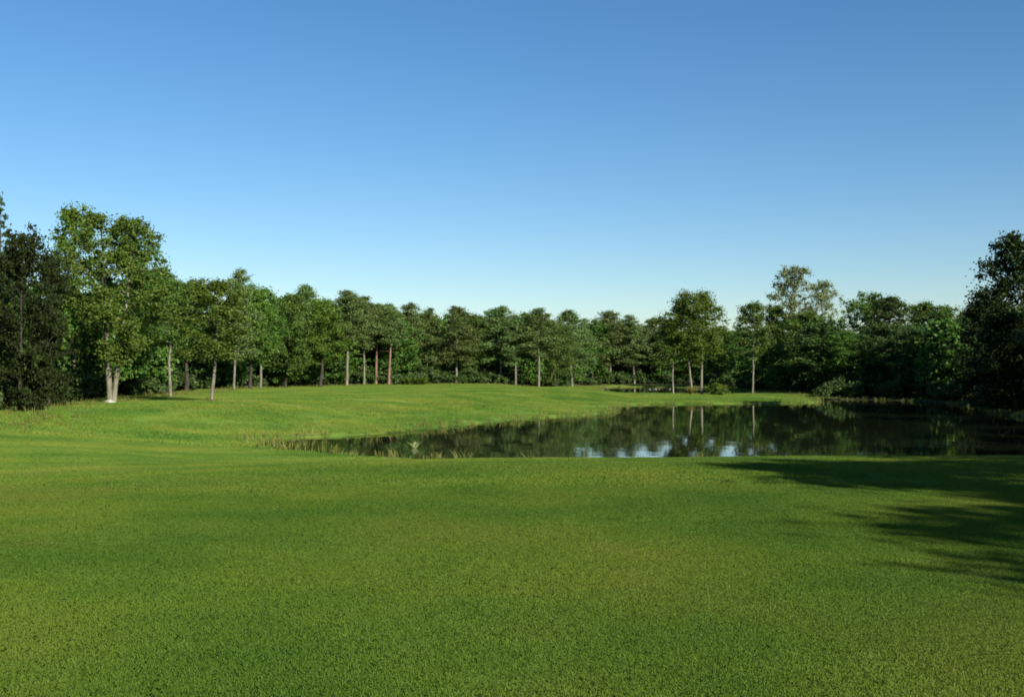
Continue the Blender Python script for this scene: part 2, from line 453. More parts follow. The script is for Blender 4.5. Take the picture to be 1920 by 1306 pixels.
# ------------------------------------------------------------------ trees
class Skeleton:
    """collects tubes for the wood and clumps for the foliage"""
    def __init__(self, seed):
        self.r = np.random.default_rng(seed)
        self.v, self.f, self.nv = [], [], 0
        self.cl = []                        # centre, radius, flatten
    def tube(self, pts, radii, n=6):
        pts = np.asarray(pts, dtype=float); k = len(pts)
        tang = np.gradient(pts, axis=0)
        tang /= np.linalg.norm(tang, axis=1, keepdims=True) + 1e-9
        ref = np.array([0.31, 0.95, 0.0]) if abs(tang[0][2]) > 0.5 else np.array([0.0, 0.0, 1.0])
        u = np.cross(tang, ref); u /= np.linalg.norm(u, axis=1, keepdims=True) + 1e-9
        w = np.cross(tang, u)
        th = np.linspace(0, 2 * np.pi, n, endpoint=False)
        ring = (pts[:, None] + np.asarray(radii)[:, None, None] * (np.cos(th)[None, :, None] * u[:, None] + np.sin(th)[None, :, None] * w[:, None]))
        base = self.nv
        self.v.append(ring.reshape(-1, 3)); self.nv += k * n
        for i in range(k - 1):
            for j in range(n):
                a = base + i * n + j; b = base + i * n + (j + 1) % n
                self.f.append((a, b, b + n, a + n))
    def stem(self, p0, p1, r0, r1, wob, k=7, n=8, flare=0.0):
        t = np.linspace(0, 1, k)
        p0 = np.asarray(p0, float); p1 = np.asarray(p1, float)
        pts = p0 + (p1 - p0) * t[:, None]
        off = np.cumsum(self.r.normal(0, wob, (k, 2)), 0); off[0] = 0
        pts[:, :2] += off * (np.sin(t * np.pi * 0.5)[:, None])
        rad = r0 + (r1 - r0) * t ** 0.85
        if flare:
            pts = np.insert(pts, 1, pts[0] + (pts[1] - pts[0]) * 0.16, axis=0)
            rad = np.insert(rad, 1, rad[0] * 0.98)
            rad[0] *= 1.0 + flare
        self.tube(pts, rad, n)
        return pts
    def limb(self, p, d, length, r0, droop=0.0, clump=0.8, flat=0.6, subs=3, k=5):
        d = np.asarray(d, float); d /= np.linalg.norm(d)
        t = np.linspace(0, 1, k)
        pts = p + d * (t * length)[:, None]
        pts[:, 2] += droop * length * t ** 2
        pts[1:] += self.r.normal(0, 0.035 * length, (k - 1, 3))
        self.tube(pts, r0 * (1.0 - 0.85 * t), 5)
        self.cl.append((pts[-1], clump, flat))
        for m_ in range(1, k - 1):
            if length * m_ / (k - 1) > 0.5: self.cl.append((pts[m_], clump * 0.85, flat))
        for _ in range(subs):
            s = self.r.uniform(0.35, 0.95)
            i = min(int(s * (k - 1)), k - 2)
            q = pts[i] + (pts[i + 1] - pts[i]) * (s * (k - 1) - i)
            sd_ = d + self.r.normal(0, 0.75, 3); sd_ /= np.linalg.norm(sd_)
            sl = length * self.r.uniform(0.22, 0.48)
            e = q + sd_ * sl
            self.tube([q, q + sd_ * sl * 0.5 + self.r.normal(0, 0.05, 3), e], [r0 * 0.4, r0 * 0.25, r0 * 0.08], 4)
            self.cl.append((e, clump * self.r.uniform(0.65, 1.1), flat))
        return pts
    def leaves(self, total, size, aspect=0.55, up=0.5, outward=0.5):
        c = np.array([k[0] for k in self.cl]); rad = np.array([k[1] for k in self.cl]); fl = np.array([k[2] for k in self.cl])
        wgt = rad ** 2.2; wgt /= wgt.sum()
        i = self.r.choice(len(c), size=total, p=wgt)
        d = self.r.normal(0, 1, (total, 3)); d /= np.linalg.norm(d, axis=1, keepdims=True)
        rr = rad[i] * np.minimum(np.abs(self.r.normal(0, 0.62, total)), 0.75 + 0.5 * self.r.random(total))
        p = c[i] + d * rr[:, None] * np.stack([np.ones(total), np.ones(total), fl[i]], 1)
        nrm = self.r.normal(0, 0.8, (total, 3)) + d * outward
        nrm[:, 2] += up
        nrm /= np.linalg.norm(nrm, axis=1, keepdims=True)
        a = np.cross(nrm, self.r.normal(0, 1, (total, 3))); a /= np.linalg.norm(a, axis=1, keepdims=True) + 1e-9
        b = np.cross(nrm, a)
        s = size * (0.6 + 0.8 * self.r.random(total))[:, None]
        q = np.empty((total, 4, 3))
        q[:, 0] = p - a * s * 0.5
        q[:, 1] = p + b * s * aspect * 0.5 - nrm * s * 0.08
        q[:, 2] = p + a * s * 0.5
        q[:, 3] = p - b * s * aspect * 0.5 - nrm * s * 0.08
        return q

def dirv(az, elev):
    return np.array([math.cos(az) * math.cos(elev), math.sin(az) * math.cos(elev), math.sin(elev)])

class Proto:
    pass

def finish(s, q, leafm, barkm):
    """scale so the tree is exactly 1 x its stated size later: records its own height and width"""
    p = Proto()
    p.h = float(np.percentile(q[:, :, 2], 99.8)); p.w = 2.0 * float(np.percentile(np.hypot(q[:, :, 0], q[:, :, 1]), 97))
    p.q = q
    p.crown = mesh_from('crown', q.reshape(-1, 3), np.arange(len(q) * 4).reshape(-1, 4), leafm)
    p.tv = np.concatenate(s.v); p.tf = np.array(s.f)
    p.trunk = mesh_from('trunk', p.tv, p.tf, barkm, True)
    return p

def broadleaf(seed, H=12.0, W=6.5, bare=0.25, limbs=26, total=11000, size=0.26, leafm='mid', barkm='grey', clump=0.95, forks=None, shape=0.62, up=0.45, r0=None, fill=34, reach=1.0):
    s = Skeleton(seed); r = s.r
    r0 = r0 or 0.016 * H
    stems = []
    if forks:
        for (bx, by, tx, ty, th, rr) in forks:
            stems.append(s.stem((bx, by, -0.25), (tx, ty, H * th), rr, 0.03, 0.06, 9, 9, 0.5))
    else:
        stems.append(s.stem((0, 0, -0.25), (r.normal(0, 0.25), r.normal(0, 0.25), H * 0.92), r0, 0.025, 0.11, 10, 9, 0.45))
    for i in range(limbs):
        st = stems[i % len(stems)]
        u = (i + 0.5 * r.random()) / limbs
        hz_ = H * lerp(bare, 0.93, u ** 0.9)
        zs = st[:, 2]
        hz_ = min(hz_, zs[-1] * 0.985)
        p = np.array([np.interp(hz_, zs, st[:, k]) for k in range(3)])
        e = math.sin(math.pi * (0.18 + 0.80 * u)) ** shape
        length = max(0.5, W * reach * 0.5 * e * r.uniform(0.72, 1.12) - 0.35 * clump)
        elev = lerp(0.12, 1.05, u) + r.normal(0, 0.14)
        s.limb(p, dirv(i * 2.399963 + r.normal(0, 0.3), elev), length, 0.30 * r0 * (1.1 - 0.75 * u), r.uniform(-0.18, 0.10), clump * r.uniform(0.7, 1.2) * (1.0 - 0.25 * u), 0.68, 4)
    for st in stems:
        s.cl.append((st[-1], clump * 0.7, 0.9))
    for i in range(fill):         # twigs filling the crown between the limbs
        u = ((i + 0.5) / fill) ** 0.85
        e = math.sin(math.pi * (0.16 + 0.78 * u)) ** shape
        rr = W * 0.5 * e * math.sqrt(r.uniform(0.05, 0.85)); a_ = i * 2.399963 + r.normal(0, 0.5)
        s.cl.append((np.array([rr * math.cos(a_), rr * math.sin(a_), H * lerp(bare + 0.06, 0.97, u)]), clump * r.uniform(0.7, 1.05), 0.75))
    return finish(s, s.leaves(int(total * 1.9), size * 0.82, 0.6, up), LEAF[leafm], BARK[barkm])

def pine(seed, H=14.0, W=5.5, bare=0.42, limbs=30, total=9500, size=0.30, barkm='grey', leafm='needle', lean=0.3, clump=0.85, r0=0.14):
    s = Skeleton(seed); r = s.r
    st = s.stem((0, 0, -0.25), (r.normal(0, lean), r.normal(0, lean), H * 0.95), r0, 0.03, 0.06, 9, 8, 0.35)
    for i in range(limbs):
        u = (i + r.random()) / limbs
        hz_ = H * lerp(bare, 0.95, u)
        p = np.array([np.interp(hz_, st[:, 2], st[:, k]) for k in range(3)])
        e = (1.0 - u ** 2.4) ** 0.75 * (0.60 + 0.40 * smooth(u / 0.3))
        length = max(0.35, W * 0.5 * e * r.uniform(0.55, 1.15) - 0.3 * clump)
        s.limb(p, dirv(i * 2.399963 + r.normal(0, 0.4), lerp(-0.08, 0.75, u ** 1.5) + r.normal(0, 0.1)), length, 0.045 * (1.2 - u),
               r.uniform(-0.10, 0.12), clump * r.uniform(0.75, 1.25) * (1.0 - 0.22 * u), 0.62, 4)
    for k in range(4):        # dead twigs below the crown
        hz_ = H * r.uniform(bare * 0.55, bare)
        p = np.array([np.interp(hz_, st[:, 2], st[:, j]) for j in range(3)])
        d = dirv(r.uniform(0, 6.28), 0.1)
        s.tube([p, p + d * 0.6, p + d * 1.2 + np.array([0, 0, -0.1])], [0.03, 0.02, 0.006], 4)
    for i in range(30):       # boughs filling the rounded head
        u = ((i + 0.5) / 30) ** 0.8
        rr = W * 0.42 * (1.0 - u ** 2.6) ** 0.6 * math.sqrt(r.uniform(0.08, 1.0)); a_ = i * 2.399963
        s.cl.append((np.array([rr * math.cos(a_), rr * math.sin(a_), H * lerp(bare + 0.15, 0.95, u)]) + st[-1] * np.array([u, u, 0]), clump * r.uniform(0.7, 1.0), 0.7))
    for k in range(16):       # needles close to the stem, up to the tip
        u = (k + 0.5) / 16
        hz_ = H * lerp(bare + 0.12, 0.95, u)
        p = np.array([np.interp(hz_, st[:, 2], st[:, j]) for j in range(3)])
        s.cl.append((p + r.normal(0, 0.25, 3), clump * lerp(1.25, 0.95, u), 0.9))
    s.cl.append((st[-1], clump * 0.6, 1.0))
    return finish(s, s.leaves(int(total * 2.0), size * 0.85, 0.36, 0.6, 0.4), LEAF[leafm], BARK[barkm])

def spruce(seed, H=14.0, W=5.5, total=10500):
    s = Skeleton(seed); r = s.r
    st = s.stem((0, 0, -0.25), (0, 0, H * 0.98), 0.2, 0.02, 0.02, 8, 8, 0.3)
    for i in range(54):
        u = (i + r.random()) / 54
        hz_ = H * lerp(0.06, 0.97, u)
        p = np.array([np.interp(hz_, st[:, 2], st[:, k]) for k in range(3)])
        length = max(0.2, W * 0.5 * (1.0 - u) ** 0.8 * r.uniform(0.75, 1.1))
        s.limb(p, dirv(i * 2.399963, -0.12 + 0.5 * u), length, 0.04 * (1.1 - u), -0.12, 0.62 * (1.05 - 0.6 * u), 0.45, 3)
    s.cl.append((st[-1], 0.3, 1.4))
    return finish(s, s.leaves(int(total * 1.8), 0.24, 0.36, 0.6, 0.3), LEAF['dark'], BARK['dark'])

def shrub(seed, H=2.4, W=3.0, total=2200, size=0.2, leafm='mid'):
    s = Skeleton(seed); r = s.r
    for i in range(9):
        az_ = i * 2.399963; e = r.uniform(0.7, 1.4)
        s.limb(np.array([r.normal(0, 0.12), r.normal(0, 0.12), -0.1]), dirv(az_, e), H * r.uniform(0.6, 0.95), 0.035, 0.05, 0.55, 0.8, 4)
    return finish(s, s.leaves(total, size, 0.6, 0.4), LEAF[leafm], BARK['dark'])

P = {
    'broad_a': broadleaf(101, barkm='dark'),
    'broad_b': broadleaf(102, H=11.0, W=7.5, bare=0.16, leafm='mid', barkm='dark', shape=0.5),
    'broad_c': broadleaf(103, H=12.5, W=6.0, bare=0.22, leafm='bright', barkm='dark'),
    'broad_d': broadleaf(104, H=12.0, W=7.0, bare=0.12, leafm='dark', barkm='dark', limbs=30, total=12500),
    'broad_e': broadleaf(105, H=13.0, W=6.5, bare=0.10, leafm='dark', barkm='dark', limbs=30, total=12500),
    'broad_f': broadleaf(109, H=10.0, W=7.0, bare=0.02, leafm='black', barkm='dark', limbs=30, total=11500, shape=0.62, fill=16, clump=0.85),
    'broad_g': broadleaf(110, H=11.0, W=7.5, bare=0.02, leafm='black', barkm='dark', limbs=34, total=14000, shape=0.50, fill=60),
    'slender_a': broadleaf(106, H=11.0, W=4.6, bare=0.34, limbs=20, total=7500, size=0.22, leafm='bright', barkm='pale', clump=0.75, r0=0.12),
    'slender_b': broadleaf(107, H=11.0, W=4.4, bare=0.40, limbs=18, total=6500, size=0.22, leafm='mid', barkm='pale', clump=0.75, r0=0.12),
    'airy': broadleaf(108, H=15.0, W=7.5, bare=0.30, limbs=26, total=8500, size=0.27, leafm='silver', barkm='pale', clump=0.95, shape=0.5, fill=24),
    'pine_a': pine(201, bare=0.26), 'pine_b': pine(202, W=6.5, bare=0.24, limbs=36), 'pine_c': pine(203, W=5.0, bare=0.42, barkm='pale'),
    'pine_d': pine(204, H=13.0, W=6.0, bare=0.22, limbs=34), 'red_pine': pine(205, W=4.8, bare=0.52, barkm='red', r0=0.18), 'red_pine_b': pine(206, W=4.4, bare=0.55, barkm='red', r0=0.18),
    'spruce': spruce(301),
    'big_fork': broadleaf(401, H=13.0, W=6.6, bare=0.24, limbs=40, total=17000, size=0.22, leafm='bright', barkm='pale', clump=0.85, shape=0.42, fill=30,
                          forks=[(-0.06, 0.0, -0.85, 0.1, 0.96, 0.20), (0.08, 0.03, 1.15, -0.1, 0.92, 0.18)]),
    'triple': broadleaf(402, H=12.6, W=7.4, bare=0.30, limbs=42, total=19000, size=0.25, leafm='bright', barkm='pale', clump=1.0, shape=0.58, fill=150, reach=0.62,
                        forks=[(-0.30, 0.0, -0.7, 0.2, 0.88, 0.14), (0.65, 0.1, 0.70, 0.0, 0.93, 0.15), (-2.1, 0.5, -2.2, 0.6, 0.62, 0.10)]),
    'shrub_a': shrub(501), 'shrub_b': shrub(502, H=2.0, W=3.4, leafm='dark'), 'shrub_c': shrub(503, H=1.6, W=3.0, leafm='bright'),
}

def place(kind, name, x, y, h, w, label, cat='tree', group=None, rot=None):
    p = P[kind]
    root = bpy.data.objects.new(name, None)
    root.empty_display_size = 0.5
    COL.objects.link(root)
    root.location = (x, y, hz(x, y) - 0.03)
    root.scale = (w / p.w, w / p.w, h / p.h)
    root.rotation_euler = (0, 0, random.uniform(0, 6.28) if rot is None else rot)
    link('trunk' if cat == 'tree' else 'stem', p.trunk, root)
    link('crown' if cat == 'tree' else 'foliage', p.crown, root)
    return tag(root, label, cat, group)

# (kind, name, x, y, height, crown width, label)
F_PX = 2059.0
TREES = [
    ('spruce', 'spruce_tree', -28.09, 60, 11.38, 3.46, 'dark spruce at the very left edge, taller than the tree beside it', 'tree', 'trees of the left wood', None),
    ('broad_f', 'broadleaf_tree', -25.13, 56, 9.44, 4.01, 'dark leafy tree second from the left edge, rounded, its shade in the leaf colour', 'tree', 'trees of the left wood', None),
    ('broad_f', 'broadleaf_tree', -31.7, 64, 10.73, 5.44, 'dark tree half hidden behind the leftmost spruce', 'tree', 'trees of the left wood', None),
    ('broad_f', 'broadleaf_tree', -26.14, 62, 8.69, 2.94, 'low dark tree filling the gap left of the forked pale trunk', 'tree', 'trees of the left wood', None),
    ('slender_a', 'broadleaf_tree', -31.78, 80, 14.01, 4.61, 'tall narrow green tree peaking just left of the forked tree', 'tree', 'trees of the left wood', None),
    ('big_fork', 'forked_tree', -25.5, 70, 11.97, 7.01, 'tall tree with two pale forking trunks at the left wood edge', 'tree', 'trees of the left wood', 0.0),
    ('broad_b', 'broadleaf_tree', -30.51, 90, 13.19, 5.74, 'green tree whose crown rises right behind the forked tree', 'tree', 'trees of the left wood', None),
    ('slender_b', 'slender_tree', -25.49, 82, 8.95, 4.73, 'slim pale-trunked tree between the forked tree and the lone one', 'tree', 'trees of the left wood', None),
    ('broad_a', 'broadleaf_tree', -31.79, 98, 11.35, 5.95, 'mid green tree standing behind and right of the forked tree', 'tree', 'trees of the left wood', None),
    ('slender_a', 'slender_tree', -19.17, 70, 7.84, 5.1, 'small bright green tree with pale trunk standing out on the grass', 'tree', 'trees of the left wood', None),
    ('broad_a', 'broadleaf_tree', -32.0, 108, 10.86, 7.21, 'green tree behind the two slim pale trunks on the left', 'tree', 'trees of the left wood', None),
    ('pine_a', 'pine_tree', -28.39, 112, 12.29, 5.44, 'dark-topped pine rising above the small bright green tree', 'tree', 'trees of the left wood', None),
    ('broad_c', 'broadleaf_tree', -27.72, 116, 10.93, 6.34, 'leafy tree just right of the dark-topped pine on the left', 'tree', 'trees of the left wood', None),
    ('slender_b', 'slender_tree', -30.2, 132, 12.03, 6.41, 'thin tree with pale foot where the left wood meets the far line', 'tree', 'far tree line', None),
    ('broad_b', 'broadleaf_tree', -28.48, 138, 11.72, 7.54, 'pale olive leafy tree at the left end of the far tree line', 'tree', 'far tree line', None),
    ('pine_b', 'pine_tree', -28.7, 150, 13.72, 7.29, 'pointed dark pine standing above its neighbours left of centre', 'tree', 'far tree line', None),
    ('broad_c', 'broadleaf_tree', -24.83, 142, 11.28, 7.76, 'light green leafy tree just left of the straight pale-trunked pine', 'tree', 'far tree line', None),
    ('pine_c', 'pine_tree', -22.58, 150, 12.96, 7.74, 'tall pine with a straight pale trunk left of the reddish trunks', 'tree', 'far tree line', None),
    ('pine_c', 'pine_tree', -21.26, 158, 12.66, 5.95, 'pine with a pale trunk beside the reddish-trunked ones', 'tree', 'far tree line', None),
    ('red_pine', 'pine_tree', -20.06, 162, 11.67, 6.1, 'left one of the reddish-trunked pines', 'tree', 'far tree line', None),
    ('red_pine_b', 'pine_tree', -19.67, 166, 12.05, 5.54, 'middle one of the reddish-trunked pines, slightly behind', 'tree', 'far tree line', None),
    ('red_pine', 'pine_tree', -17.95, 160, 11.44, 6.41, 'right one of the reddish-trunked pines', 'tree', 'far tree line', None),
    ('pine_d', 'pine_tree', -16.02, 170, 12.42, 7.74, 'broad pine just right of the reddish-trunked pines', 'tree', 'far tree line', None),
    ('pine_a', 'pine_tree', -13.12, 172, 11.69, 6.27, 'narrow pine in the dip between two broader far pines', 'tree', 'far tree line', None),
    ('pine_b', 'pine_tree', -8.59, 170, 11.95, 8.77, 'broad domed far pine with a dull grey trunk', 'tree', 'far tree line', None),
    ('broad_a', 'broadleaf_tree', -5.73, 176, 10.95, 8.01, 'green leafy tree between the domed far pines', 'tree', 'far tree line', None),
    ('pine_d', 'pine_tree', -1.86, 174, 12.33, 8.98, 'broad far pine near the middle of the tree line', 'tree', 'far tree line', None),
    ('pine_a', 'pine_tree', 0.58, 172, 11.05, 6.79, 'lower far pine with a stout grey trunk near the middle', 'tree', 'far tree line', None),
    ('pine_c', 'pine_tree', 4.18, 172, 12.43, 7.1, 'far pine with the brightest pale trunk right of the middle', 'tree', 'far tree line', None),
    ('broad_b', 'broadleaf_tree', 7.17, 180, 11.25, 7.65, 'low leafy tree between two far pines right of the middle', 'tree', 'far tree line', None),
    ('pine_b', 'pine_tree', 10.54, 192, 13.66, 9.91, 'rounded far pine standing left of the sky gaps', 'tree', 'far tree line', None),
    ('broad_b', 'broadleaf_tree', 17.19, 236, 13.8, 10.03, 'low tree in the gap between two rounded far pines', 'tree', 'far tree line', None),
    ('pine_d', 'pine_tree', 21.5, 238, 15.71, 12.28, 'rounded far pine behind the small back pool', 'tree', 'far tree line', None),
    ('pine_a', 'pine_tree', 26.59, 238, 14.78, 10.11, 'far pine above the right end of the back pool', 'tree', 'far tree line', None),
    ('pine_d', 'pine_tree', 30.54, 240, 14.31, 10.2, 'far pine nearest the many-stemmed tree by the pond', 'tree', 'far tree line', None),
    ('broad_b', 'broadleaf_tree', 34.91, 238, 12.38, 11.56, 'far tree hidden behind the many-stemmed tree by the pond', 'tree', 'far tree line', None),
    ('broad_a', 'broadleaf_tree', 40.01, 214, 11.7, 9.74, 'low far tree in the sky gap right of the many-stemmed tree', 'tree', 'far tree line', None),
    ('broad_b', 'broadleaf_tree', 43.76, 212, 11.46, 9.01, 'lowest far tree beneath the deep notch in the skyline', 'tree', 'far tree line', None),
    ('triple', 'many_stemmed_tree', 21.99, 132, 12.35, 8.01, 'round-headed tree with several pale stems on the grass spit', 'tree', 'peninsula', 0.0),
    ('slender_b', 'slender_tree', 30.67, 140, 11.69, 5.27, 'slim pale-trunked tree standing alone on the grass spit', 'tree', 'peninsula', None),
    ('broad_c', 'broadleaf_tree', 37.75, 158, 12.4, 6.71, 'green tree at the left end of the right wood', 'tree', 'trees of the right wood', None),
    ('airy', 'broadleaf_tree', 41.19, 160, 18.03, 9.71, 'tallest tree of the right wood, airy with silvery leaves', 'tree', 'trees of the right wood', None),
    ('airy', 'broadleaf_tree', 46.42, 162, 16.08, 6.39, 'smaller silvery tree right of the tallest one across the pond', 'tree', 'trees of the right wood', None),
    ('broad_a', 'broadleaf_tree', 39.92, 150, 10.83, 8.65, 'green tree below the silvery crown across the pond', 'tree', 'trees of the right wood', None),
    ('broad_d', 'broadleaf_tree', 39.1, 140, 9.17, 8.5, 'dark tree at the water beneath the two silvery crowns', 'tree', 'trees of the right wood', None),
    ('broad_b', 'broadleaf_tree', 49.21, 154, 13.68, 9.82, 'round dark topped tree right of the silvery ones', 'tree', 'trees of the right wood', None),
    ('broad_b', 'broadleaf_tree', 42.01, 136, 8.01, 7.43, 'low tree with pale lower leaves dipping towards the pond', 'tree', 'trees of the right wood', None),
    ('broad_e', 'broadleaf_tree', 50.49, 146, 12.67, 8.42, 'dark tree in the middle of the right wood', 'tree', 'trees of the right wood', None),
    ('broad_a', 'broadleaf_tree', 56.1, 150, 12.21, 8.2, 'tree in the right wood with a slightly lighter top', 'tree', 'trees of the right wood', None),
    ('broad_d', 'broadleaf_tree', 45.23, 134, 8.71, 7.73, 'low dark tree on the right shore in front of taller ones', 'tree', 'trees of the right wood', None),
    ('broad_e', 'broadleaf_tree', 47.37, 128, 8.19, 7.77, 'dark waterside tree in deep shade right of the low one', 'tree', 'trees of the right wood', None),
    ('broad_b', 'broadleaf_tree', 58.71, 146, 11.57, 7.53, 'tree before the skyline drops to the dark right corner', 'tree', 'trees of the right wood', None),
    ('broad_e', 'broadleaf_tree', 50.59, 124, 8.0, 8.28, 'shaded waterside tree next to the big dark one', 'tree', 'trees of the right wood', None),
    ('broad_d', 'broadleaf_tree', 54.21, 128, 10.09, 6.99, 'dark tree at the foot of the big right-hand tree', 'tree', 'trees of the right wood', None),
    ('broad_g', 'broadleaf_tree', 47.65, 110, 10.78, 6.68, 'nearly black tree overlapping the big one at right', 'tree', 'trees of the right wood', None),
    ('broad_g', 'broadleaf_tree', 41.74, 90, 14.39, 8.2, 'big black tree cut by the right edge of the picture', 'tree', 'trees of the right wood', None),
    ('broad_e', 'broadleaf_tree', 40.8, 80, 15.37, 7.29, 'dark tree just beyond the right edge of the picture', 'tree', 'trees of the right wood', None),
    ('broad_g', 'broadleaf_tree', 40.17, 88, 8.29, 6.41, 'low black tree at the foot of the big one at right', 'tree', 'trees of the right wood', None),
    ('shrub_c', 'shrub', -14.66, 164, 1.14, 4.94, 'pale green rounded shrub at the foot of the far pines', 'shrub', 'shrubs on the grass', None),
    ('shrub_c', 'shrub', 24.49, 131, 1.55, 2.54, 'yellow green bush at the foot of the many-stemmed tree', 'shrub', 'shrubs on the grass', None),
    ('shrub_a', 'shrub', -7.51, 168, 1.42, 2.45, 'narrow green shrub next to the dull grey far trunk', 'shrub', 'shrubs on the grass', None),
    ('broad_d', 'broadleaf_tree', 19.2, 3.5, 11.5, 9, 'tree outside the picture shading the lawn from the right', 'tree', 'trees beyond the right edge', None),
    ('broad_e', 'broadleaf_tree', 21, 10, 13, 8, 'tree outside the picture shading the lawn from the right', 'tree', 'trees beyond the right edge', None),
    ('broad_d', 'broadleaf_tree', 21.9, -7.2, 12.5, 9.4, 'tree outside the picture shading the lawn from the right', 'tree', 'trees beyond the right edge', None),
    ('broad_e', 'broadleaf_tree', 29, 16, 13, 8, 'tree outside the picture shading the lawn from the right', 'tree', 'trees beyond the right edge', None),
    ('broad_d', 'broadleaf_tree', 34, 24, 14, 8, 'tree outside the picture shading the lawn from the right', 'tree', 'trees beyond the right edge', None),
    ('broad_a', 'broadleaf_tree', 39, 33, 14, 8, 'tree outside the picture shading the lawn from the right', 'tree', 'trees beyond the right edge', None),
    ('broad_e', 'broadleaf_tree', 41, 43, 11, 9, 'tree outside the picture shading the lawn from the right', 'tree', 'trees beyond the right edge', None),
    ('broad_d', 'broadleaf_tree', 43, 56, 14, 9, 'tree outside the picture shading the lawn from the right', 'tree', 'trees beyond the right edge', None),
    ('broad_e', 'broadleaf_tree', 46, 68, 14, 9, 'tree outside the picture shading the lawn from the right', 'tree', 'trees beyond the right edge', None),
    ('broad_d', 'broadleaf_tree', 51, 78, 13, 9, 'tree outside the picture shading the lawn from the right', 'tree', 'trees beyond the right edge', None),
    ('broad_d', 'broadleaf_tree', 22, -3, 12.5, 8, 'tree outside the picture shading the lawn from the right', 'tree', 'trees beyond the right edge', None),
    ('broad_e', 'broadleaf_tree', 56, 92, 10, 9, 'tree outside the picture shading the lawn from the right', 'tree', 'trees beyond the right edge', None),
    ('broad_d', 'broadleaf_tree', 33, 5, 15, 9, 'tree outside the picture shading the lawn from the right', 'tree', 'trees beyond the right edge', None),
    ('broad_d', 'broadleaf_tree', -22, 32, 11, 8, 'tree outside the picture shading the left wood', 'tree', 'trees beyond the left edge', None),
    ('broad_e', 'broadleaf_tree', -28, 40, 12, 8, 'tree outside the picture shading the left wood', 'tree', 'trees beyond the left edge', None),
    ('spruce', 'spruce_tree', -20, 24, 11, 6, 'tree outside the picture shading the left wood', 'tree', 'trees beyond the left edge', None),
    ('broad_d', 'broadleaf_tree', -33, 52, 12, 8, 'tree outside the picture shading the left wood', 'tree', 'trees beyond the left edge', None),
]
for (kind, name, x, y, h, w, label, cat, group, rot) in TREES:
    place(kind, name, x, y, h, w, label, cat, group, rot)

# ------------------------------------------------------------------ the mass of the wood behind the trees at its edge
def joined(name, items, mat, label, cat):
    """items: (proto, fraction of leaves, leaf enlargement, x, y, h, w) -> one mesh of leaves"""
    out = []
    zz = height(np.array([t[3] for t in items]), np.array([t[4] for t in items]))
    for (p, frac, grow, x, y, h, w), z_ in zip(items, zz):
        n = max(50, int(len(p.q) * frac))
        q = p.q[RNG.choice(len(p.q), n, replace=False)].copy()
        c = q.mean(1, keepdims=True)
        a_ = RNG.uniform(0, 6.28); ca, sa = math.cos(a_), math.sin(a_)
        q = q - c
        c = c * np.array([w / p.w, w / p.w, h / p.h])
        q = q * grow + c
        q = np.stack([q[..., 0] * ca - q[..., 1] * sa, q[..., 0] * sa + q[..., 1] * ca, q[..., 2]], -1)
        q += np.array([x, y, z_])
        out.append(q)
    q = np.concatenate(out)
    me = mesh_from(name, q.reshape(-1, 3), np.arange(len(q) * 4).reshape(-1, 4), mat)
    return tag(link(name, me), label, cat, kind='stuff')

edge = [t for t in TREES if t[7] == 'tree' and t[4] > 4.0]
dense = [P[k] for k in ('broad_a', 'broad_b', 'broad_d', 'broad_e', 'pine_b', 'pine_d')]
wood = []
for t in edge:
    _, _, x, y, h, w = t[:6]
    if t[8] == 'peninsula': continue
    dist = math.hypot(x, y)
    ux, uy = x / dist, y / dist
    for k in range(4):
        b = RNG.uniform(4.0, 11.0) + 8.0 * k
        s_ = RNG.normal(0, 3.5)
        px, py = x + ux * b + uy * s_, y + uy * b - ux * s_
        if py > 4 and float(sdist(WE, np.array([px]), np.array([py]))[0]) > -1.0: continue
        if float(pond_dist(np.array([px]), np.array([py]))[0]) < 3.0: continue
        if t[8] == 'far tree line': hh = h * RNG.uniform(0.78, 0.93) * (dist + b) / dist
        else: hh = min(h, 11.0) * RNG.uniform(0.66, 0.84)
        hh = max(5.0, hh)
        wood.append((dense[int(RNG.integers(len(dense)))], 0.26, 1.75, px, py, hh, hh * RNG.uniform(0.6, 0.75)))
        if k < 2: wood.append((P['broad_b'], 0.13, 1.6, px + RNG.normal(0, 2), py - uy * 2.5, hh * RNG.uniform(0.4, 0.62), hh * 0.5))
for k in range(150):          # deeper in, trees stand close enough to shut out the horizon
    th = lerp(-33.0, 33.0, (k + RNG.random()) / 150.0)
    rad_ = {0: 150.0, 1: 205.0, 2: 205.0, 3: 245.0, 4: 240.0, 5: 195.0, 6: 175.0}[int((th + 33.0) / 66.0 * 6.999)] + RNG.uniform(0, 25)
    if th < -20: rad_ = lerp(95.0, 190.0, smooth((th + 33) / 13.0)) + RNG.uniform(0, 20)
    px, py = rad_ * math.sin(math.radians(th)), rad_ * math.cos(math.radians(th))
    hh = RNG.uniform(8.0, 10.0) * rad_ / 220.0 + 1.0
    wood.append((P['spruce'], 0.16, 2.6, px, py, hh, hh * 0.75))
joined('woodland', wood, LEAF['mid'], 'dense dark woodland filling the space behind the edge trees', 'woodland')

